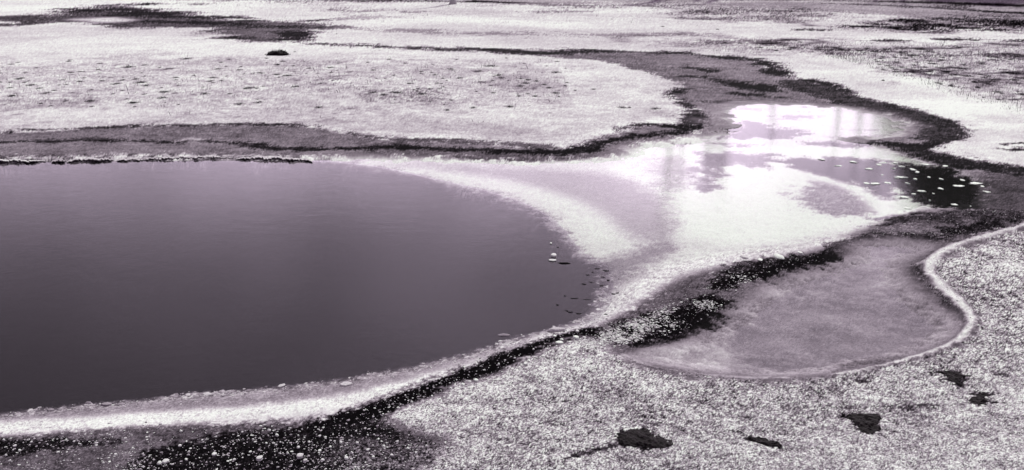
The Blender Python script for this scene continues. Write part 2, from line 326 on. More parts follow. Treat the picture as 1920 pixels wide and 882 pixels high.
for a, v in [(((1330,545,4),(1370,530,11),(1430,515,10),(1500,495,8),(1560,487,6),(1590,478,4)), .05),
             (((1560,480,4),(1572,466,6),(1610,452,4),(1680,446,5),(1740,452,6),(1790,440,7),(1860,425,8),(1920,412,7),(2200,390,8)), .14),
             (((1380,505,3),(1450,492,4),(1520,484,3)), .16),
             (((1715,480,6),(1700,500,8),(1710,520,9),(1735,550,7),(1765,580,5),(1790,604,4)), .26),
             (((1750,480,4),(1730,500,4),(1728,520,4),(1750,550,3),(1785,590,3),(1806,608,3),(1806,628,3),(1785,650,2)), .15),
             (((1690,415,8),(1780,410,9),(1880,405,9)), .22)]:
    stroke(a, v, soft=5, nz=3, nb=5, sp=.6, op=.9)
# ---- shallow pond on the right
POND = [(1600,457),(1680,452),(1750,462),(1745,480),(1705,500),(1715,535),(1750,575),(1795,604),(1803,628),(1778,652),(1700,683),(1640,696),(1560,712),(1460,718),(1340,710),(1260,698),(1195,686),(1165,668),(1210,655),(1290,640),(1345,600),(1400,562),(1440,533),(1530,505),(1585,482)]
sdD = poly_sd(POND, margin=60)
put(sdD, .60, soft=9, nz=5, nb=5, sp=.25, we=.7, op=.95)
poly([(1200,672),(1260,650),(1330,640),(1380,660),(1360,690),(1280,695)], .72, soft=12, nz=6, nb=5, sp=.3, op=.8)
poly([(1380,600),(1480,560),(1600,530),(1690,560),(1740,610),(1690,655),(1540,690),(1400,680),(1360,640)], .48, soft=16, nz=8, nb=8, sp=.4, op=.75)
val[:] = np.where(sdD < 0, val*(1+.09*NA+.05*NB), val)
for a in (((1480,600,3),(1540,590,6),(1620,596,4)), ((1560,655,2),(1640,640,4),(1720,636,3)), ((1400,650,3),(1450,640,5),(1500,646,3)), ((1600,540,3),(1660,530,5),(1700,545,3)), ((1620,668,2),(1700,655,4),(1770,640,3)), ((1540,500,3),(1600,495,5),(1660,486,3)), ((1330,690,3),(1420,700,4),(1500,702,3))):
    stroke(a, .66, soft=9, nz=7, nb=6, sp=.4, op=.6)
stroke([(1170,672,2),(1230,697,1.6),(1310,712,1.6),(1400,716,2),(1470,718,2)], .80, soft=3, nz=1.2, op=.8)
stroke([(1180,686,1),(1250,703,1.3),(1320,714,1)], .25, soft=2, nz=1, op=.8)
poly([(1560,702),(1600,680),(1660,672),(1700,672),(1680,690),(1610,705)], .42, soft=5, nz=3, nb=4, sp=.5, op=.7)
for a in [((1165,652,4),(1220,645,6),(1275,626,7),(1320,597,8),(1345,572,7)), ((1345,548,4),(1390,530,7),(1440,514,7),(1510,497,6),(1560,488,4)), ((1120,634,4),(1180,622,5),(1240,603,4))]:
    stroke(a, .05, soft=6, nz=4, nb=7, sp=.5, op=.93)
# ---- pebbly foreground
FG = [(725,792),(800,760),(860,733),(960,692),(1040,655),(1080,642),(1120,648),(1150,668),(1185,690),(1300,716),(1450,726),(1640,706),(1780,665),(1826,630),(1822,600),(1790,570),(1745,530),(1738,505),(1770,480),(1840,450),(1920,436),(2400,400),(2400,1250),(480,1250),(640,960),(780,900),(850,845),(790,820)]
sdF = poly_sd(FG, margin=60)
aF = put(sdF, .66, soft=6, nz=7, nb=8, sp=1.0, we=0)
poly([(735,792),(860,740),(960,700),(1080,648),(1140,665),(1000,700),(930,760),(900,800),(840,822),(790,812)], .78, soft=12, nz=6, sp=.9, op=.8)
poly([(1440,860),(1600,800),(1760,790),(1920,700),(2400,700),(2400,1200),(1300,1200)], .76, soft=25, nz=12, sp=.85, op=.8)
poly([(1740,520),(1800,500),(1900,560),(1900,660),(1840,640),(1830,600),(1790,570)], .55, soft=14, nz=10, nb=6, sp=1., op=.6)
stroke([(880,810,5),(920,818,8),(900,838,8),(840,860,8)], .74, soft=10, nz=5, sp=.8, op=.6)
for x, y, rx, ry in [(1090,675,40,8),(1000,760,40,12),(930,800,30,8),(1150,740,50,10),(1300,760,60,10),(1220,780,40,6),(1500,740,60,8),(1040,840,60,8)]:
    stroke([(x-rx,y,ry*.5),(x,y-2,ry),(x+rx,y,ry*.5)], .52, soft=8, nz=8, nb=6, sp=1., op=.5)
# pale crust line of the pond rim
RIM = [(2300,380,6),(1990,414,5),(1918,430,4.5),(1860,446,5),(1800,465,6),(1762,483,7),(1740,504,7),(1745,525,7.5),(1775,555,8),(1803,585,8),(1818,605,8),(1816,628,7.5),(1795,650,6),(1760,668,5),(1700,687,4.5),(1640,702,2),(1560,717,.8)]
RIM = [(a, b, c*.40) for a, b, c in RIM]
sdR = stroke_sd(RIM, margin=50)
put(sdR, .90, soft=2, nz=1.0, nb=1.3, sp=.5)
# dark algae stains
STAINS = [[(1160,826),(1180,818),(1215,816),(1225,828),(1250,838),(1262,848),(1240,854),(1200,850),(1165,848),(1155,838)],
          [(1580,792),(1620,790),(1650,796),(1645,805),(1650,822),(1635,830),(1615,822),(1608,812),(1595,802)],
          [(1398,834),(1420,838),(1450,846),(1466,856),(1440,852),(1412,846)],
          [(1750,712),(1780,708),(1810,716),(1825,724),(1800,722),(1810,738),(1790,732),(1765,728),(1775,720)],
          [(1818,760),(1840,750),(1855,756),(1848,766),(1885,772),(1860,774),(1820,772)]]
for s in STAINS: poly(s, .05, soft=3, nz=4, nb=5, sp=.2); poly(s, .4, soft=6, nz=6, nb=9, sp=.9, op=.35)
for a, v in [(((1040,880,3),(1100,862,4),(1150,848,4)), .2),(((1690,778,1.5),(1730,774,3),(1765,774,1)), .35),(((1860,718,2),(1885,714,2)), .3),(((1740,692,2),(1760,698,2)), .25),
             (((1370,818,2),(1390,826,2),(1400,834,2)), .25),(((1650,820,2),(1690,826,2)), .25),(((1390,795,2),(1410,796,2)), .3),(((1585,725,2),(1620,727,2)), .25),
             (((1010,805,2),(1030,800,2)), .3),(((1880,770,1.5),(1800,775,1.5)), .3),(((1235,805,3),(1255,808,3)), .35)]:
    stroke(a, v, soft=3, nz=2.5, nb=3, sp=.6, op=.9)

# ---- heights (m)
hz = .012*NC_*np.clip(Y/10, .5, 3)
WAT = poly_sd(OUT, margin=60, n=2)
WAT = WAT + K*(1.5*NA+2.5*NB+1.5*NF)*(WAT < 50); sdP = sdP + K*(1.2*NA+1.2*NB)*(Y < 14); sdD = sdD + K*(2*NA+3*NB+1.5*NF)
sW = np.minimum(sdP, WAT)                                    # any water of the pool and its outflow
above = .035 + .02*np.clip(sW/1.5, 0, 6)
H = np.where(sW > 0, .035*sstep(0, .25, sW)+.02*np.clip(sW-.2, 0, 8)*.6, 0).astype(np.float64)
H = H + np.where(sW > 0, hz*np.clip(sW*2, 0, 1), 0)
inO = sstep(0, .5, -WAT); H = H - .022*inO + (.006*NB+.007*NF+.005*NA)*inO*(val > .3)
inP = sstep(0, .35, -sdP)
H = H - inP*(.02+.9*(1-np.exp(-np.clip(-sdP-.1, 0, 9)/1.6)))
H = np.where((sW < 0), H, H)
inD = sstep(.15, -.5, sdD); H = H*(1-inD) + (-.022 + .003*NB)*inD
aR = sstep(.07, 0, np.maximum(sdR+K*(1.5*NB+1.2*NF+1.5*NA), 0)); H = H + (.024+.006*NB+.006*NA+.004*NG)*aR
H = H + np.where(sdF < 0, .003*NB+.010*NA, 0)*sstep(0, .4, -sdF)*(Y < 40)
H += np.clip(spk, 0, 1)*.0006*NG*np.clip(8/np.maximum(Y, 4), .1, 1)*(sW > 0)
H += np.clip((Y-60)/400, 0, 1)*1.5*(1+.4*NC_)
# the far shore of the main pool is a low crust ledge: a sharp step
led = stroke_sd([(-500,311,2),(0,303,2),(200,299,2),(400,297,2),(520,299,2),(590,302,1.5)], margin=40)
H += .0*led
Hg = H.reshape(nR, nC)

# ---- small dark flecks of litter on the two flats
flA = np.exp(-((Y-Yof(160))/(Yof(135)-Yof(185)))**2)*(X < P(1060, 160)[0])
flC = sstep(1, -1, poly_sd([(1330,78),(1480,80),(1620,86),(1760,92),(1980,90),(2200,320),(1960,230),(1880,200),(1760,165),(1690,130),(1640,114),(1470,104),(1360,96)], 40)/K/8+.6*NA)
flD = .8*sstep(1, -1, poly_sd([(600,8),(1300,14),(1600,34),(1600,56),(1300,52),(900,40),(640,30)], 40)/K/6+.4*NA)
NQ = scale_noise(2.6, .5, 700); NR_ = scale_noise(11, .6, 720)
flk = sstep(1.0, 1.9, NQ*1.0 + .9*NR_)
dens = np.maximum(np.maximum(flA, flC*1.2), flD*.8)*(sW > .5)*(aCH < .2)
val = val*(1-flk*dens*.85)*(1-.22*dens*sstep(-.2, 1.2, NA+.5*NC_)) ; spk = spk + dens*.12
scr = flC*(sW > .5)*(aCH < .2)*sstep(.5, 1.3, .8*NR_+.6*NQ+.5*NC_); val = val*(1-scr*.6)

# ---- grain of the surface, in print greys
heavy_fg = aF*(spk > .6)
g = .55*NF + .6*NG*.6 + .35*NB
mid = np.clip(1.6-1.5*val, 0, 1)*(sW > -.1)
v = val*(1+.12*NC_*mid+.11*NA*mid+.07*NB*mid) + spk*(.17*g) + .022*NG + .015*NF
v = v + heavy_fg*(.05*NC_+.04*NA)
# pebbly ground: chips of white on dark fines
heavy = sstep(.5, 1.0, spk)
chip = np.clip(v + (.27*(NF*.6+NG*.65)+.05*NA+.05*NB)*heavy, .05, .97)
v = v*(1-heavy)+chip*heavy
v = np.clip(v, .03, .965)
alb = np.clip(lin(v)*.93 - .011*(1-v), .0035, 1)
tone = tint3(alb)
# drowned sinter has a faint green cast
wg = (np.clip(wet, 0, 1)*sstep(.3, -.3, np.minimum(WAT, sdP))*sstep(.1, .5, v))[:, None]; tone = tone*(1-wg*np.array([[.04, -.01, .045]]))

# ---------------------------------------------------------------- materials
def princ(name):
    m = bpy.data.materials.new(name); m.use_nodes = True; t = m.node_tree
    return m, t, t.nodes['Principled BSDF']
def ground_mat():
    m, t, b = princ('sinter_ground')
    a = N(t, 'ShaderNodeAttribute', attribute_name='tone'); wa = N(t, 'ShaderNodeAttribute', attribute_name='wet')
    geo = N(t, 'ShaderNodeNewGeometry')
    n1 = N(t, 'ShaderNodeTexNoise'); n1.inputs['Scale'].default_value = 38; n1.inputs['Detail'].default_value = 4; n1.inputs['Roughness'].default_value = .7
    t.links.new(geo.outputs['Position'], n1.inputs[0])
    r = N(t, 'ShaderNodeMapRange'); r.inputs[1].default_value = .3; r.inputs[2].default_value = .7; r.inputs[3].default_value = .82; r.inputs[4].default_value = 1.15
    t.links.new(n1.outputs[0], r.inputs[0])
    s = N(t, 'ShaderNodeVectorMath', operation='SCALE'); t.links.new(a.outputs['Vector'], s.inputs[0]); t.links.new(r.outputs[0], s.inputs['Scale'])
    t.links.new(s.outputs[0], b.inputs['Base Color'])
    rr = N(t, 'ShaderNodeMapRange'); rr.inputs[3].default_value = .97; rr.inputs[4].default_value = .75; t.links.new(wa.outputs['Fac'], rr.inputs[0])
    t.links.new(rr.outputs[0], b.inputs['Roughness'])
    sp = N(t, 'ShaderNodeMapRange'); sp.inputs[3].default_value = .0; sp.inputs[4].default_value = .02; t.links.new(wa.outputs['Fac'], sp.inputs[0])
    t.links.new(sp.outputs[0], b.inputs['Specular IOR Level'])
    bp = N(t, 'ShaderNodeBump'); bp.inputs['Strength'].default_value = .5; bp.inputs['Distance'].default_value = .006
    t.links.new(n1.outputs[0], bp.inputs['Height']); t.links.new(bp.outputs[0], b.inputs['Normal'])
    return m
def water_mat(name, body, ripple=.0022, rough=.03):
    """clear still water: mirror by Fresnel over a see-through, faintly tinted body"""
    m = bpy.data.materials.new(name); m.use_nodes = True; t = m.node_tree; t.nodes.clear()
    geo = N(t, 'ShaderNodeNewGeometry')
    n1 = N(t, 'ShaderNodeTexNoise'); n1.inputs['Scale'].default_value = 3.0; n1.inputs['Detail'].default_value = 7; n1.inputs['Roughness'].default_value = .78
    t.links.new(geo.outputs['Position'], n1.inputs[0])
    bp = N(t, 'ShaderNodeBump'); bp.inputs['Strength'].default_value = 1; bp.inputs['Distance'].default_value = ripple
    t.links.new(n1.outputs[0], bp.inputs['Height'])
    fr = N(t, 'ShaderNodeFresnel'); fr.inputs[0].default_value = 1.333; t.links.new(bp.outputs[0], fr.inputs['Normal'])
    gl = N(t, 'ShaderNodeBsdfGlossy'); gl.inputs['Roughness'].default_value = rough; t.links.new(bp.outputs[0], gl.inputs['Normal'])
    tr = N(t, 'ShaderNodeBsdfTransparent'); tr.inputs[0].default_value = (*body, 1)
    mx = N(t, 'ShaderNodeMixShader'); t.links.new(fr.outputs[0], mx.inputs[0]); t.links.new(tr.outputs[0], mx.inputs[1]); t.links.new(gl.outputs[0], mx.inputs[2])
    o = N(t, 'ShaderNodeOutputMaterial'); t.links.new(mx.outputs[0], o.inputs[0]); return m
def attr_mat(name, rough=.9, spec=.15, bump=.004, scale=60):
    m, t, b = princ(name)
    a = N(t, 'ShaderNodeAttribute', attribute_name='tone'); geo = N(t, 'ShaderNodeTexCoord')
    n1 = N(t, 'ShaderNodeTexNoise'); n1.inputs['Scale'].default_value = scale; n1.inputs['Detail'].default_value = 4
    t.links.new(geo.outputs['Object'], n1.inputs[0])
    r = N(t, 'ShaderNodeMapRange'); r.inputs[1].default_value = .3; r.inputs[2].default_value = .7; r.inputs[3].default_value = .75; r.inputs[4].default_value = 1.15
    t.links.new(n1.outputs[0], r.inputs[0])
    s = N(t, 'ShaderNodeVectorMath', operation='SCALE'); t.links.new(a.outputs['Vector'], s.inputs[0]); t.links.new(r.outputs[0], s.inputs['Scale'])
    t.links.new(s.outputs[0], b.inputs['Base Color']); b.inputs['Roughness'].default_value = rough; b.inputs['Specular IOR Level'].default_value = spec
    bp = N(t, 'ShaderNodeBump'); bp.inputs['Distance'].default_value = bump; t.links.new(n1.outputs[0], bp.inputs['Height']); t.links.new(bp.outputs[0], b.inputs['Normal'])
    return m
def flat_mat(name, c, rough=.85, scale=25, lo=.7, hi=1.25, spec=.2, stretch=(1, 1, 1)):
    m, t, b = princ(name); tc = N(t, 'ShaderNodeTexCoord'); mp = N(t, 'ShaderNodeMapping'); mp.inputs['Scale'].default_value = stretch
    t.links.new(tc.outputs['Object'], mp.inputs[0])
    n1 = N(t, 'ShaderNodeTexNoise'); n1.inputs['Scale'].default_value = scale; n1.inputs['Detail'].default_value = 5; t.links.new(mp.outputs[0], n1.inputs[0])
    r = N(t, 'ShaderNodeMapRange'); r.inputs[1].default_value = .3; r.inputs[2].default_value = .7; r.inputs[3].default_value = lo; r.inputs[4].default_value = hi
    t.links.new(n1.outputs[0], r.inputs[0])
    s = N(t, 'ShaderNodeVectorMath', operation='SCALE'); s.inputs[0].default_value = c; t.links.new(r.outputs[0], s.inputs['Scale'])
    t.links.new(s.outputs[0], b.inputs['Base Color']); b.inputs['Roughness'].default_value = rough; b.inputs['Specular IOR Level'].default_value = spec
    bp = N(t, 'ShaderNodeBump'); bp.inputs['Distance'].default_value = .01; t.links.new(n1.outputs[0], bp.inputs['Height']); t.links.new(bp.outputs[0], b.inputs['Normal'])
    return m
M_ground = ground_mat(); M_stone = attr_mat('sinter_stone'); M_grass = attr_mat('dry_grass', .9, .1)
M_algae = flat_mat('black_algae', (.012, .008, .011), .8, 40, .4, 1.6, spec=.12)
M_trunk = flat_mat('bleached_wood', (.55, .52, .56), .9, 6, .5, 1.2, .1, (6, 6, .8))
M_bark = flat_mat('grey_bark', (.10, .085, .10), .9, 6, .6, 1.3, .1, (6, 6, .8))
M_needle = flat_mat('pine_needles', (.03, .027, .03), .8, 3, .6, 1.4)

# ---------------------------------------------------------------- ground mesh
idx = np.arange(nR*nC).reshape(nR, nC)
F = np.stack([idx[:-1, :-1], idx[:-1, 1:], idx[1:, 1:], idx[1:, :-1]], -1).reshape(-1, 4)
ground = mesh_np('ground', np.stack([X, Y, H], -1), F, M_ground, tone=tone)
wa = ground.data.attributes.new('wet', 'FLOAT', 'POINT'); wa.data.foreach_set('value', wet.astype(np.float32))
tag(ground, kind='structure')
def lat(x, y):
    r = np.clip(np.searchsorted(RY, y)-1, 0, nR-2); d = max(y*CP+CAM_H*SP, 4.0)+max(0, 2-y)*.8
    c = np.clip(np.searchsorted(RU, x/d)-1, 0, nC-2); return int(r), int(c)
def gz(x, y):
    r, c = lat(x, y); f = min(max((y-RY[r])/(RY[r+1]-RY[r]), 0), 1); return float(Hg[r, c]*(1-f)+Hg[r+1, c]*f)
def at(px, py):
    x, y = P(px, py); return x, y, gz(x, y)

def sheet(name, pts, z, mat, grow=.35):
    q = world_pts(pts, 3, True); n = len(q); c = q.mean(0)
    # push the rim outward a little so that the bank, not the sheet, draws the shoreline
    tn = np.roll(q, -1, 0)-np.roll(q, 1, 0); nr = np.stack([tn[:, 1], -tn[:, 0]], -1); nr /= np.linalg.norm(nr, axis=1)[:, None]+1e-9
    area = .5*np.sum(q[:, 0]*np.roll(q[:, 1], -1)-np.roll(q[:, 0], -1)*q[:, 1])
    q = q + nr*grow*(1 if area > 0 else -1)
    me = bpy.data.meshes.new(name); me.from_pydata([(a, b, z) for a, b in q], [], [list(range(n)) if area > 0 else list(range(n))[::-1]])
    me.materials.append(mat); o = bpy.data.objects.new(name, me); col.objects.link(o); tag(o, kind='structure'); return o
sheet('pool_water', POOL, 0.0, water_mat('pool_water', (.92, .9, .93), .0024), .10)
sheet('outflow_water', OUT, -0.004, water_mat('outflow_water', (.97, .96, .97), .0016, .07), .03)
sheet('pond_water', POND, -0.006, water_mat('pond_water', (.95, .94, .95), .0015, .12), .12)

# ---------------------------------------------------------------- stones
ICO_V = []; 
import bmesh
bmi = bmesh.new(); bmesh.ops.create_icosphere(bmi, subdivisions=1, radius=1); bmi.verts.ensure_lookup_table()
IV1 = np.array([v_.co[:] for v_ in bmi.verts]); IF1 = np.array([[v_.index for v_ in f.verts] for f in bmi.faces]); bmi.free()
bmi = bmesh.new(); bmesh.ops.create_icosphere(bmi, subdivisions=3, radius=1); bmi.verts.ensure_lookup_table()
IV3 = np.array([v_.co[:] for v_ in bmi.verts]); IF3 = np.array([[v_.index for v_ in f.verts] for f in bmi.faces]); bmi.free()

vf = v.reshape(nR, nC); sf = spk.reshape(nR, nC); Ff = (np.maximum(0, 1)*sstep(1, -6, sdF/K)).reshape(nR, nC)
uok = np.abs(X/np.maximum(Y*CP+CAM_H*SP, 4)) < .58
def scatter(prob, n):
    p = prob*uok*(Y > 5.2); p = p/p.sum()
    return rng.choice(X.size, n, p=p)
def gravel(name, ids, smin, smax, vlo, vhi, flat=.55, jit=1.0):
    n = len(ids); kx = K[ids]
    px = X[ids] + rng.normal(0, 1, n)*kx*jit; py = Y[ids]+rng.normal(0, 1, n)*kx*jit; pz = H[ids]
    s = smin*(smax/smin)**(rng.random(n)**2.2)
    sc = np.stack([s*rng.uniform(.7, 1.5, n), s*rng.uniform(.7, 1.3, n), s*flat*rng.uniform(.6, 1.3, n)], -1)
    V = np.repeat(IV1[None], n, 0)*(1+.22*rng.normal(0, 1, (n, len(IV1), 1)))*sc[:, None, :]
    a = rng.uniform(0, 6.28, n); ca, sa = np.cos(a)[:, None], np.sin(a)[:, None]
    vx, vy = V[..., 0]*ca-V[..., 1]*sa, V[..., 0]*sa+V[..., 1]*ca
    V = np.stack([vx+px[:, None], vy+py[:, None], V[..., 2]+pz[:, None]+sc[:, 2:3]*.35], -1).reshape(-1, 3)
    Fa = (IF1[None]+(np.arange(n)*len(IV1))[:, None, None]).reshape(-1, 3)
    vv = np.clip(rng.uniform(vlo, vhi, n) + (name == 'gravel')*((val[ids]-.70)*.7+.06*NC_[ids]+.05*NA[ids]), .1, .98); t = tint3(lin(vv)*.92)
    return mesh_np(name, V, Fa, M_stone, tone=np.repeat(t, len(IV1), 0), smooth=False)
near = (Y < 17).astype(np.float32)
pf = sstep(0, -5, sdF/K)*(Y < 15)*np.clip(.4+.8*(val-.4)*2, .03, 2)*((val > .25)+.03)
o = gravel('gravel', scatter(pf, 60000), .003, .0095, .48, .95, .4); tag(o, 'white and grey chips of sinter gravel spread over the near bank', 'gravel', kind='stuff')
dark = aLow*(1-aF)*(sdD > .1)*(Y < 17)*(sW > .1)
pd = dark*(.35 + sstep(-.2, .9, NC_) )*np.where(val < .3, 1.0, .5)
o = gravel('white_grit', scatter(pd, 6500), .0035, .012, .6, .97); tag(o, 'fine white grit strewn on the black mat along the shore', 'grit', kind='stuff')
bars = sstep(8, -3, stroke_sd([(1110,645,8),(1180,632,12),(1250,606,12),(1310,580,9)], 40)/K)+.3*sstep(6, -2, stroke_sd([(1345,545,5),(1400,520,5),(1440,503,4),(1480,490,3)], 40)/K)
o = gravel('bar_grit', scatter(bars*sstep(-.5, .9, NB*.6+NA), 1900), .005, .015, .75, 1.0, .4); tag(o, 'white pebbly grit heaped on the black bar beside the small pond', 'grit', kind='stuff')
shore = sstep(16, 0, np.abs(sdP/K-8))*(Y < 13)
o = gravel('shore_crumbs', scatter(shore, 1800), .004, .013, .45, .9, .3); tag(o, 'crumbled pale crust along the waterline of the dark pool', 'crust', kind='stuff')

sh2 = sstep(7, 0, np.abs(sdP/K-1))*(Y < 13)*(X > -6)
o = gravel('crust_flakes', scatter(sh2*sstep(0, 1.2, NA+NB), 700), .008, .034, .5, .88, .16); tag(o, 'thin flakes of crust lying in the shallows at the near waterline', 'crust', kind='stuff')
def stone_mesh(seed, sx, sy, sz, val_, rough=.18, flatb=True):
    r_ = np.random.default_rng(seed); V = IV3.copy()
    for f in (1.1, 2.3, 4.7):
        ph = r_.uniform(0, 6, 3); V = V*(1 + rough/f*(np.sin(V[:, [0]]*f*2+ph[0])*np.cos(V[:, [1]]*f*2+ph[1])+np.sin(V[:, [2]]*f*2.4+ph[2]))*.8)
    V = V*(1+.02*r_.normal(0, 1, (len(V), 1)))
    V[:, 2] = np.where(V[:, 2] > .55, .55+(V[:, 2]-.55)*.3, V[:, 2])
    V = V*np.array([sx, sy, sz]); V[:, 2] += sz*.35
    t = tint3(np.full(len(V), float(lin(val_))*.92)*(1+.05*r_.normal(0, 1, len(V)))); return V, t
def stone(name, px, py, wpx, hpx, dz, val_, label, cat, group=None, seed=1, rz=0, z=None, rough=.22):
    """wpx: width in photo pixels, hpx: depth of its footprint in photo pixels, dz: height in m"""
    x, y, g0 = at(px, py); sx = wpx*y/FPX/2*1.03; sy = min(hpx*kof(y)/2, sx*2.0)
    V, t = stone_mesh(seed, sx, sy, dz, val_, rough)
    o = mesh_np(name, V, IF3, M_stone, tone=t); o.location = (x, y, g0 if z is None else z); o.rotation_euler.z = rz
    return tag(o, label, cat, group)
stone('white_stone', 1080, 641, 13, 6, .022, .97, 'largest white stone at the top end of the black shore band', 'stone', 'white stones at the head of the black band', 3)
stone('white_stone', 1049, 650, 16, 5, .016, .97, 'flat white wedge stone lying across the black shore band', 'stone', 'white stones at the head of the black band', 4, .2)
stone('white_stone', 1053, 643, 6, 3, .012, .97, 'small white stone just behind the flat white wedge stone', 'stone', 'white stones at the head of the black band', 5)
stone('white_stone', 1018, 675, 7, 3, .012, .95, 'white stone on the lower edge of the black band where the gravel begins', 'stone', 'white stones at the head of the black band', 6)
stone('white_stone', 992, 684, 6, 4, .012, .95, 'white stone at the gravel edge, left of the other white stones', 'stone', 'white stones at the head of the black band', 7)
stone('crust_slab', 200, 760, 20, 6, .015, .62, 'pale oval crust slab at the waterline, left of the pair', 'crust slab', 'flat crust slabs at the waterline', 11, 0, .004)
stone('crust_slab', 227, 760, 13, 4.5, .014, .62, 'small pale oval crust slab at the waterline, right of the pair', 'crust slab', 'flat crust slabs at the waterline', 12, 0, .004)
stone('crust_slab', 214, 767, 38, 7, .016, .68, 'long pale crust slab lying in front of the oval pair', 'crust slab', 'flat crust slabs at the waterline', 13, .05, .0)
stone('crust_slab', 166, 757, 15, 3, .014, .62, 'narrow crust slab poking out of the dark pool left of the oval pair', 'crust slab', 'flat crust slabs at the waterline', 14, 0, .0)
stone('crust_slab', 95, 769, 12, 4, .01, .6, 'lone low crust slab in the dark shallows at the left', 'crust slab', 'flat crust slabs at the waterline', 15, 0, .0)
stone('crust_slab', 648, 727, 20, 7, .02, .82, 'rounded white crust slab on the shore below the dark pool', 'crust slab', 'flat crust slabs at the waterline', 16)
stone('crust_slab', 945, 629, 22, 4, .014, .6, 'thin grey crust slab in the shallows, near the black band', 'crust slab', 'flat crust slabs at the waterline', 17, .1, .0)
stone('crust_slab', 1045, 622, 30, 5, .03, .8, 'undercut white crust slab jutting into the pool above the black band', 'crust slab', 'flat crust slabs at the waterline', 18, .15, .01)
stone('pool_stone', 1038, 480, 13, 6, .03, .9, 'round white stone standing in the pool at its right tip', 'stone', 'white stones in the tip of the pool', 21, 0, -.005)
stone('pool_stone', 1036, 489, 13, 3, .018, .92, 'low white stone in front of the round one in the pool', 'stone', 'white stones in the tip of the pool', 22, -.2, -.004)
stone('pool_stone', 1033, 457, 3.5, 2, .012, .95, 'tiny white stone in the pool behind the round one', 'stone', 'white stones in the tip of the pool', 23, 0, .0)
stone('pool_stone', 1058, 494, 22, 2.2, .014, .12, 'thin dark sliver of crust right of the low white stone', 'stone', 'dark slivers of crust in the shallows', 24, -.12, .0)
for k, (px, py, ww) in enumerate([(1046,464,5),(1120,504,10),(1136,508,14),(1102,516,10),(1112,511,4),(1108,530,8),(1095,533,7),(1130,520,12),(1140,526,9),(1128,536,8),(1060,555,6),(1078,560,20),(1100,562,14),(1045,572,8),(1070,586,14),(1085,588,10),(1062,583,8),(1150,552,9),(1158,550,7),(1136,590,6)]):
    stone('dark_crust', px, py, ww*.8, 1.3, .006, .2, 'thin dark sliver of crust in the shallows at the right tip of the pool', 'crust', 'dark slivers of crust at the pool tip', 300+k, -.15, max(0, gz(*P(px, py))), .5)
# floating scum clumps over the dark part of the outflow
FL = [(1630,317,20),(1640,345,30),(1625,344,16),(1654,328,5),(1664,343,13),(1702,344,11),(1690,333,20),(1681,334,10),(1720,323,12),(1716,336,6),(1765,336,8),(1772,312,20),(1797,349,22),(1764,354,9),(1727,358,18),(1713,364,12),(1697,370,12),(1744,376,7),(1790,384,20),(1820,387,8),(1746,396,20),(1740,407,14),(1753,403,9),(1700,391,16),(1830,344,24),(1850,360,14),(1860,346,18),(1680,306,16),(1690,312,22),(1573,311,20),(1540,299,16),(1655,305,18),(1735,309,14),(1750,363,5),(1805,338,10),(1842,350,8),(1782,397,6),(1712,318,9),(1676,316,12),(1600,304,14),(1648,309,10),(1742,332,7)]
for k, (px, py, ww) in enumerate(FL):
    lab = ['tiny', 'small', 'long', 'longest'][int(np.searchsorted([8, 15, 22], ww))]+' white scum clump on the outflow, '+['far', 'middle', 'near'][int(np.searchsorted([325, 360], py))]+' row, '+['left of the dark mirror', 'at its left edge', 'over its middle', 'at its right edge'][int(np.searchsorted([1640, 1700, 1790], px))].replace('its', 'the dark mirror\'s')
    o = stone('scum_clump', px, py, ww*random.uniform(.45, .8), 2.6, .010, .98, lab, 'scum', 'white scum clumps on the outflow', 400+k, random.uniform(-.2, .2), -.006, random.uniform(.4, .7))
for k in range(3): pass
# white stones in the black ground at the lower left
STN = [(563,869,15),(573,877,10),(487,872,14),(403,863,8),(440,873,6),(300,880,10),(312,878,12),(338,845,7),(302,804,6),(340,817,5),(29,845,6),(38,853,5),(70,866,5),(218,865,6),(505,816,7),(520,826,6),(580,840,5),(560,850,6),(605,875,7),(620,850,5),(540,861,5),(355,857,5),(380,835,4),(470,858,5),(600,858,6),(500,842,4),(650,872,8),(660,860,6),(690,856,6),(700,870,7),(735,866,6),(670,842,6),(720,848,6),(745,838,5),(640,842,5),(560,826,4),(600,828,5),(455,820,4),(475,834,4),(420,848,4),(250,852,4),(180,842,4),(140,838,4),(90,843,4),(60,838,5),(12,862,5),(110,858,5),(150,872,4),(195,880,5),(350,872,5),(780,862,6),(800,848,5),(765,852,5),(710,834,4),(690,826,4),(668,818,4),(748,776,5),(772,764,5),(810,752,5),(845,738,5),(868,731,7),(893,722,9),(880,724,6),(760,750,4),(700,790,4),(730,768,3),(965,678,4),(935,690,4),(1000,662,4),(1082,628,7),(1040,636,5),(1096,640,6),(985,690,7),(1068,649,5),(1460,486,18),(1395,488,12),(1425,492,8),(1500,479,10)]
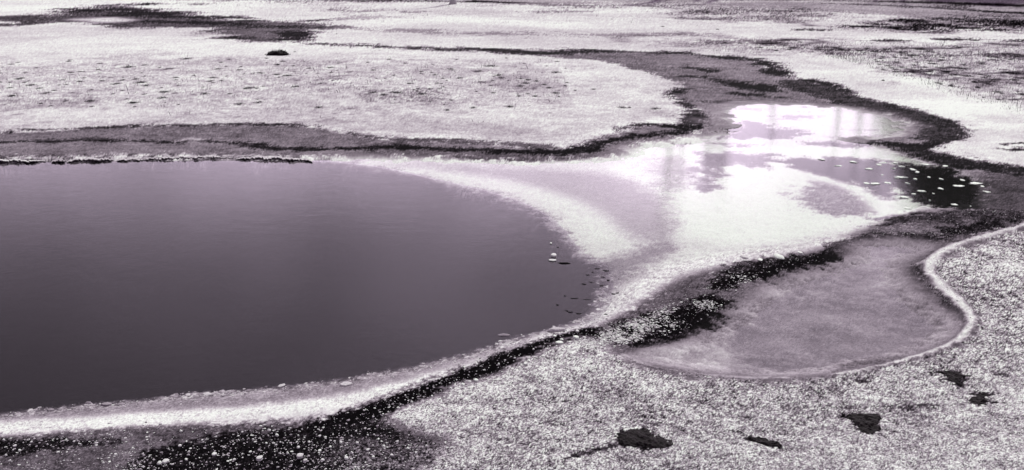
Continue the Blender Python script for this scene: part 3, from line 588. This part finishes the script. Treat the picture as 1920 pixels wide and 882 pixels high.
for k, (px, py, ww) in enumerate(STN):
    if py > 815 and px < 830: gp, lb = 'white stones on the black ground at the lower left', 'small white stone on the black speckled ground at the lower left'
    elif py < 500: gp, lb = 'white stones on the far black bar', 'small white stone on the black bar behind the small pond'
    else: gp, lb = 'white stones along the black shore band', 'small white stone along the black shore band below the pool'
    hz_ = ['at the far left', 'left of centre', 'in the middle', 'right of centre', 'at its right end'][min(int(px/235), 4)]; sz_ = ['tiny', 'small', 'plump', 'large'][int(np.searchsorted([4.5, 6.5, 10], ww))]
    dz_ = 'at the bottom frame edge' if py > 868 else 'above the frame bottom' if py > 850 else 'amid the speckles' if py > 832 else 'just under the white shore'
    lb = f'{sz_} white stone on black ground, {dz_}, {hz_}' if py > 815 else f'{sz_} white stone on the black shore band, {hz_}' if py > 500 else f'{sz_} white stone on the far black bar, number order aside'.replace(', number order aside', '')
    gp = 'white stones on the black ground'
    stone('small_stone', px, py, ww, ww*.55, .004+.0016*ww*random.uniform(.8, 1.2), random.uniform(.85, .98), lb, 'stone', gp, 600+k, random.uniform(-.4, .4))

# ---------------------------------------------------------------- crust ledge along the far shore of the pool
def ledge(x0, x1, yf, drop, thick, label, seed, white=.9, ytop=4.5):
    """an overhanging crust: irregular front edge, pale top, shade painted dark on underside and face"""
    r_ = random.Random(seed); n = max(8, int((x1-x0)/2.2)); T = []; 
    V = []; tn = []
    for i in range(n+1):
        px = x0+(x1-x0)*i/n
        e = math.sin(math.pi*min(max(i/n, .02), .98))**.3
        yy = yf(px)+r_.uniform(-.5, .5)+.5*math.sin(px*.13+seed)+r_.choice([0, 0, 0, 1.2, -.9])
        x, y = P(px, yy); xb, yb = P(px, yy-ytop*e-r_.uniform(0, .8))
        top = drop*e*(1+.18*math.sin(px*.21+seed)+r_.uniform(-.12, .12))
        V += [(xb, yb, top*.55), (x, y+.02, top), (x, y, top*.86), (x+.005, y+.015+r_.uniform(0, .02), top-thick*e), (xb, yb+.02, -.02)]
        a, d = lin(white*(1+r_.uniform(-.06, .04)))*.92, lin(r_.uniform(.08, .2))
        tn += [a, a, lin(.55), d, d]  # pale top; backlit face and underside get their shade as dark colour
    Fq = [(i*5+j, (i+1)*5+j, (i+1)*5+j+1, i*5+j+1) for i in range(n) for j in range(4)]
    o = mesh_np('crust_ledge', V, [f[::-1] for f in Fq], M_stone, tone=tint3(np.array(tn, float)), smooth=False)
    return tag(o, label, 'ledge', 'crust ledges on the far shore of the pool')
yl = lambda p: np.interp(p, [-500, 0, 80, 200, 320, 400, 520, 600], [316, 306, 305.5, 303, 300, 298, 300, 304])
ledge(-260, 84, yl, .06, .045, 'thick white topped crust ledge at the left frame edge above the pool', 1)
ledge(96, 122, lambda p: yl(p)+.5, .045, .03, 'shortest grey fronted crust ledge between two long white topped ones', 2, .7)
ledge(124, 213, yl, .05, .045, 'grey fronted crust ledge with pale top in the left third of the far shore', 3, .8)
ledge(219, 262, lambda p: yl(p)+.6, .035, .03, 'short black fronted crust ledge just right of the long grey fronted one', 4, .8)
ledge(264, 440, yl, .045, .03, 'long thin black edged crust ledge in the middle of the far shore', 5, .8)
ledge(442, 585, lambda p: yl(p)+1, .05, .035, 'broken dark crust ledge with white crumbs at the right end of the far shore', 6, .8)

# ---------------------------------------------------------------- grass tufts
def blades(n, spread, hmin, hmax, w0, seed, lean=.35, v0=.08, v1=.2, sy=1.0):
    r_ = np.random.default_rng(seed); a = r_.uniform(0, 6.283, n); rr = spread*np.sqrt(r_.random(n))
    bx, by = rr*np.cos(a), rr*np.sin(a)*sy; h = r_.uniform(hmin, hmax, n)*(1-.5*rr/spread)
    dx, dy = np.cos(a)*lean*h*r_.random(n)+r_.normal(0, .1, n)*h, np.sin(a)*lean*h*r_.random(n)
    t = r_.uniform(0, 3.14, n); wx, wy = np.cos(t)*w0, np.sin(t)*w0
    V = np.stack([np.stack([bx-wx, by-wy, -.01+0*h], -1), np.stack([bx+wx, by+wy, -.01+0*h], -1),
                  np.stack([bx+dx*.4+wx*.6, by+dy*.4+wy*.6, h*.6], -1), np.stack([bx+dx, by+dy, h], -1)], 1).reshape(-1, 3)
    F = (np.array([[0, 1, 2], [0, 2, 3]])[None]+(np.arange(n)*4)[:, None, None]).reshape(-1, 3)
    tn = tint3(lin(np.repeat(r_.uniform(v0, v1, n), 4))); return V, F, tn
TUFTS = []
for k in range(6):
    V1, F1, t1 = blades(240, .5, .02, .09, .007, 40+k, .6); V1[:, 0] += .12*np.sin(V1[:, 1]*9+k)
    V2, F2, t2 = blades(14, .35, .12, .36, .0025, 60+k, .2, .3, .55)
    V3, t3 = stone_mesh(900+k, .12+.01*k, .10, .018, .08, .45)
    V = np.concatenate([V1, V2, V3]); Fx = np.concatenate([F1, F2+len(V1), IF3+len(V1)+len(V2)]); t = np.concatenate([t1, t2, t3])
    TUFTS.append(mesh_np('grass_tuft', V, Fx, M_grass, tone=t, smooth=False, link=False))
def where(px, py, base):
    r = ['hindmost', 'rear', 'middle', 'front', 'foremost'][int(np.clip((py-112)/20, 0, 4))]
    if base[0] == 'A':
        c = ['at left frame edge', 'beside left edge', 'far left of sedge tussock', 'left of sedge tussock', 'before the sedge tussock', 'right of sedge tussock'][min(int(px/110), 5)]
        return f'in {r} row of the left flat, {c}'
    if base[0] == 'B':
        c = ['left part', 'left of middle', 'exact middle', 'right of middle', 'right part'][int(np.clip((px-640)/110, 0, 4))]
        return f'in {r} row of the central flat, {c}'
    r = ['hindmost', 'far', 'second', 'middle', 'fourth', 'near', 'foremost'][int(np.clip((py-78)/15, 0, 6))]
    c = ['above the channel bend', 'just past the bend', 'past the bend', 'left of centre', 'centre', 'right of centre', 'by right edge', 'at right edge'][int(np.clip((px-1340)/74, 0, 7))]
    return f'in {r} row of the right flat, {c}'
def tuft(px, py, wpx, label, group, hs=1.0, i=None):
    if label[0] in 'ABC' and label[1] == ':':
        sz = ['tiny faint', 'small dark', 'wide dark', 'widest black'][int(np.searchsorted([9, 16, 25], wpx))]
        label = f'{sz} tuft '+where(px, py, label)
    x, y, z = at(px, py); o = bpy.data.objects.new('grass_tuft', TUFTS[i if i is not None else random.randrange(6)]); col.objects.link(o)
    s = .85*wpx*y/FPX; o.location = (x, y, z); o.scale = (s, min(s*1.6, 3.2*kof(y)+.1), hs*(.55+.45*min(s, 1.4))); o.rotation_euler.z = random.choice([0, math.pi])+random.uniform(-.12, .12)
    return tag(o, label, 'grass tuft', group)
# the one big tussock
tx, ty, tz = at(521, 109)
tus = empty('sedge_tussock', (tx, ty, tz)); tag(tus, 'round black sedge tussock standing alone on the white flat, with tall wispy stems', 'tussock')
s0 = 16*ty/FPX
V, t = stone_mesh(77, s0*.95, s0*.8, .13, .05, .4); mesh_np('mound', V, IF3, M_algae, tus, tone=t)
V, Fx, t = blades(1500, s0*1.05, .06, .25, .005, 78, .6, .03, .10, .8); mesh_np('leaves', V, Fx, M_grass, tus, tone=t, smooth=False)
V, Fx, t = blades(60, s0*.95, .12, .38, .0011, 79, .3, .25, .5, .8); mesh_np('stems', V, Fx, M_grass, tus, tone=t, smooth=False)
V, Fx, t = blades(260, s0*1.5, .03, .10, .008, 80, .5, .05, .2, .4); mesh_np('outer_leaves', V, Fx, M_grass, tus, tone=t, smooth=False)
gA = 'dark tufts on the middle flat left of centre'; lA = 'A:'
for px, py, ww in [(172,198,22),(37,158,20),(218,167,24),(240,133,30),(350,117,30),(185,138,10),(188,127,12),(272,129,14),(300,134,8),(330,155,16),(385,186,22),(305,193,22),(470,175,34),(520,148,20),(540,151,26),(410,137,16),(447,139,7),(553,104,6),(452,133,8),(520,128,14),(551,131,9),(580,136,12),(620,135,18),(555,173,20),(485,200,20),(598,208,20),(450,203,22),(252,201,26),(75,176,16),(88,186,20),(103,181,10),(255,158,16),(265,165,30),(230,160,14),(132,120,10),(415,124,10),(430,118,9),(500,116,10),(530,122,14),(400,156,20),(395,163,16),(275,171,22),(310,183,30),(60,170,20),(25,190,20),(20,175,14)]:
    tuft(px, py, ww, lA, gA)
for k in range(75):
    px = random.uniform(0, 640); tuft(px, random.uniform(116+.02*(640-px)*.5, 208), random.uniform(5, 14), lA, gA, .7)
gB = 'dark tufts on the middle flat right of centre'; lB = 'B:'
for px, py, ww in [(766,166,8),(920,132,34),(900,142,10),(845,139,16),(862,155,16),(934,150,20),(940,155,16),(990,158,16),(985,164,20),(975,169,18),(1005,160,14),(1020,166,14),(1030,172,16),(1042,181,20),(1048,188,6),(1003,187,14),(973,187,12),(955,208,22),(887,210,16),(925,182,12),(838,214,14),(1042,144,24),(1166,208,22),(1228,208,24),(1180,207,8),(730,119,12),(760,127,10),(690,125,8),(700,141,12),(815,150,12),(820,165,10),(745,184,30),(790,186,24),(700,184,20),(720,188,20),(1060,168,10),(1078,176,8)]:
    tuft(px, py, ww, lB, gB)
for k in range(45): tuft(random.gauss(850, 110), min(max(random.gauss(160, 26), 116), 215), random.uniform(5, 13), lB, gB, .7)
gC = 'black tufts on the flat at the right beyond the channel'; lC = 'C:'
for px, py, ww in [(1359,86,10),(1388,88,12),(1430,90,20),(1440,84,18),(1425,96,14),(1470,92,20),(1485,97,22),(1500,86,12),(1480,100,14),(1455,102,10),(1535,97,18),(1565,97,24),(1575,100,18),(1610,103,18),(1625,98,12),(1640,105,20),(1660,100,24),(1690,107,28),(1710,112,30),(1720,100,26),(1740,104,24),(1798,97,18),(1890,110,24),(1905,114,26),(1866,116,20),(1800,138,30),(1790,150,24),(1812,152,26),(1745,142,10),(1712,145,12),(1690,135,16),(1670,136,12),(1750,128,20),(1830,165,14),(1850,152,14),(1870,180,20),(1900,160,24),(1914,185,20),(1655,158,8),(1783,170,14),(1840,128,20),(1500,61,22),(1520,62,14),(1242,55,9),(1345,60,8)]:
    tuft(px, py, ww, lC, gC, 1.2)
for k in range(50): 
    px = random.uniform(1640, 1935); tuft(px, random.uniform(115, 125+(px-1600)*.27), random.uniform(5, 16), lC, gC, 1.1)
# loose short grass, too fine to count
def grass_field(px, py, n, hmin, hmax):
    out = []
    for i in range(n):
        a, b = px(), py()
        x, y, z = at(a, b); out.append((x, y, z))
    return out
pts = grass_field(lambda: random.uniform(-60, 1060), lambda: random.gauss(165, 24), 380, 0, 0)
pts += grass_field(lambda: random.uniform(1330, 1980), lambda: random.gauss(94, 7), 420, 0, 0)
pts += [at(a, random.uniform(105, 112+(a-1550)*.3)) for a in np.random.default_rng(5).uniform(1560, 1980, 950)]
pts += grass_field(lambda: random.uniform(1560, 1980), lambda: random.gauss(54, 7), 240, 0, 0)
pts += grass_field(lambda: random.uniform(300, 1600), lambda: random.uniform(5, 50), 300, 0, 0)
B_V, B_F, B_T = [], [], []; c = 0
for i, (x, y, z) in enumerate(pts):
    n = 5; V, Fx, t = blades(n, .25, .02, .13 if random.random() < .8 else .28, .003+.00008*y, 9000+i, .4, .3, .6)
    B_V.append(V+np.array([x, y, z])); B_F.append(Fx+c); B_T.append(t); c += len(V)
o = mesh_np('dry_grass', np.concatenate(B_V), np.concatenate(B_F), M_grass, tone=np.concatenate(B_T), smooth=False)
tag(o, 'thin dry grass stems scattered over the white flats', 'grass', kind='stuff')

# ---------------------------------------------------------------- algae mats on the near gravel
names = ['largest black algae mat, rounded, on the near gravel at the bottom centre', 'black algae mat shaped like a hook on the near gravel right of the largest mat',
         'narrow black streak of algae on the gravel between the largest mat and the hooked one', 'forked black algae mat on the gravel just outside the pale pond rim',
         'ring shaped black algae mat on the gravel nearest the right frame edge']
for s, lb in zip(STAINS, names):
    q = world_pts(s, 3, True); x0, y0 = q.min(0)-.06; x1, y1 = q.max(0)+.06
    n1, n2 = 150, 110; gx, gy = np.meshgrid(np.linspace(x0, x1, n1), np.linspace(y0, y1, n2))
    fx, fy = gx.ravel(), gy.ravel(); sdv = seg_sd(fx, fy, q, True)
    hh = np.clip(-(sdv + .05*fbm(fx, fy, .22, 5, 55, .7)), -.03, .025)*.6 + .014*fbm(fx, fy, .05, 3, 66) - .003
    zz = np.array([gz(a, b) for a, b in zip(fx, fy)]) + hh
    ii = np.arange(n1*n2).reshape(n2, n1); Fq = np.stack([ii[:-1, :-1], ii[:-1, 1:], ii[1:, 1:], ii[1:, :-1]], -1).reshape(-1, 4)
    keep = (sdv[Fq].min(1) < .05); Fq = Fq[keep]
    u_, inv = np.unique(Fq, return_inverse=True); Vv = np.stack([fx, fy, zz], -1)[u_]; Fq = inv.reshape(-1, 4)
    o = mesh_np('algae_mat', Vv, Fq, M_algae); tag(o, lb, 'algae mat', 'black algae mats on the near gravel')

# ---------------------------------------------------------------- trees
def limb(path, radii, seg=12, seed=0, flare=None):
    V, F = [], []; r_ = random.Random(seed)
    for i, (p, r) in enumerate(zip(path, radii)):
        for k in range(seg):
            a = 2*math.pi*k/seg; rr = r*(1+.12*math.sin(3*a+seed)+.06*r_.uniform(-1, 1))
            if flare and i < len(flare): rr *= 1+flare[i]*max(0, math.sin(2.5*a+seed))
            V.append((p[0]+rr*math.cos(a), p[1]+rr*math.sin(a), p[2]))
    for i in range(len(path)-1):
        for k in range(seg): F.append((i*seg+k, i*seg+(k+1) % seg, (i+1)*seg+(k+1) % seg, (i+1)*seg+k))
    return V, F
def dead_tree(x, y, hgt, r, mat, label, seed, group=None):
    z = gz(x, y); e = empty('dead_tree', (x, y, z)); tag(e, label, 'tree', group); r_ = random.Random(seed)
    n = 26; path = [(.25*math.sin(i*.4+seed)*i/n, .1*math.sin(i*.3), -.15+(hgt+.15)*(i/n)**1.15) for i in range(n+1)]
    rad = [r*(1-.8*i/n)*(1+.9*math.exp(-i*.9)) for i in range(n+1)]
    V, F = limb(path, rad, 16, seed, [.8, .45, .2, .08]); mesh_np('trunk', V, F, mat, e)
    for b in range(9):
        i = r_.randint(9, n-2); a = r_.uniform(0, 6.28); L = r_.uniform(.5, 1.8)*(1-.5*i/n); p0 = path[i]
        pp = [(p0[0]+math.cos(a)*L*t, p0[1]+math.sin(a)*L*t, p0[2]-.15*L*t*t+.1*L*t) for t in (0, .33, .66, 1)]
        V, F = limb(pp, [.05, .035, .02, .006], 6, seed+b); mesh_np('branch', V, F, mat, e)
    return e
x, y = P(849, 13)
dead_tree(x, y, 11, .19, M_trunk, 'bleached dead tree trunk with flared base at the top frame edge', 3)
def udir(px, py, Yd): a, b = P(px, py); return a/b*Yd, Yd
for k, (px, py, Yd, hgt, r, mt, lb) in enumerate([
    (1247, 395, 92, 22, .55, M_bark, 'dark dead tree, left of a close pair, mirrored in the outflow'), (1273, 395, 95, 21, .4, M_bark, 'dark slim dead tree, right of a close pair, mirrored in the outflow'),
    (1326, 340, 96, 17, .9, M_bark, 'stout dark dead tree mirrored in the middle of the outflow'), (1356, 330, 98, 20, .5, M_trunk, 'pale dead tree mirrored in the middle of the outflow'),
    (1222, 360, 100, 15, .4, M_bark, 'shortest dark dead tree mirrored at the left of the outflow'), (1560, 320, 97, 16, .5, M_trunk, 'pale dead tree mirrored beside the dark pines'),
    (1600, 330, 94, 20, .35, M_bark, 'slim dark dead tree, first left of the dark pines'), (1628, 330, 98, 22, .3, M_trunk, 'slim pale dead tree between two dark ones left of the pines'),
    (1646, 330, 93, 21, .4, M_bark, 'dark dead tree close against the dark pines'), (1343, 330, 92, 17, .5, M_bark, 'dark dead tree just right of the stout one'), (1440, 330, 99, 15, .4, M_trunk, 'pale dead tree alone above the wide bright shallows')]):
    xx, yy = udir(px, py, Yd); dead_tree(xx, yy, hgt, r, mt, lb, 20+k)
def pine(x, y, hgt, spread, label, seed):
    z = gz(x, y); e = empty('pine_tree', (x, y, z)); tag(e, label, 'tree', 'dark pines beyond the flat'); r_ = np.random.default_rng(seed)
    n = 12; path = [(0, 0, -.3+(hgt+.2)*i/n) for i in range(n+1)]; V, F = limb(path, [.28*(1-.92*i/n) for i in range(n+1)], 10, seed); mesh_np('trunk', V, F, M_bark, e)
    m = 26000; zf = r_.random(m)**.8; zz = hgt*(.08+.92*zf); layer = .65+.35*np.abs(np.sin(zz*3.1))
    R_ = spread*np.minimum(1, (1-zf)*2.2)**.8*layer+.1; a = r_.uniform(0, 6.283, m); lump = .75+.35*np.sin(a*5+zz*2.1); rr = R_*lump*np.sqrt(r_.uniform(.05, 1, m))
    c0 = np.stack([rr*np.cos(a), rr*np.sin(a), zz-.25*rr], -1)
    d1 = r_.normal(0, 1, (m, 3)); d1 /= np.linalg.norm(d1, axis=1)[:, None]; d2 = r_.normal(0, 1, (m, 3)); d2 /= np.linalg.norm(d2, axis=1)[:, None]
    V = np.stack([c0-d1*.16, c0+d1*.16, c0+d2*.22], 1).reshape(-1, 3); mesh_np('crown', V, np.arange(m*3).reshape(-1, 3), M_needle, e, smooth=False)
for k, (px, Yd, hgt, sp_, lb) in enumerate([(1700, 97, 20, 3.6, 'dark pine at the left of the group beyond the flat, right'), (1728, 103, 25, 4.2, 'second dark pine from the left of the group beyond the flat'),
    (1765, 96, 25.5, 4.6, 'tallest broad dark pine in the middle of the group beyond the flat'), (1800, 104, 29, 4.6, 'dark pine behind the tallest one beyond the flat'), (1835, 98, 25, 4.0, 'dark pine right of the tallest one beyond the flat'),
    (1910, 103, 19, 3.4, 'dark pine apart at the right of the group beyond the flat'), (1665, 106, 17, 3.0, 'shortest pale green pine at the far left of the group beyond the flat')]):
    xx, yy = udir(px, 350, Yd); pine(xx, yy, hgt, sp_, lb, 500+k)
# two lumps of dark scrub on the skyline strip
for k, (px, py, ww) in enumerate([(890, 7, 7), (1128, 4, 7), (1195, 3, 5), (1565, 4, 6)]):
    tuft(px, py, ww*1.6, 'small black bush on the grey strip at the top of the view', 'small black bushes at the top of the view', 3.0)
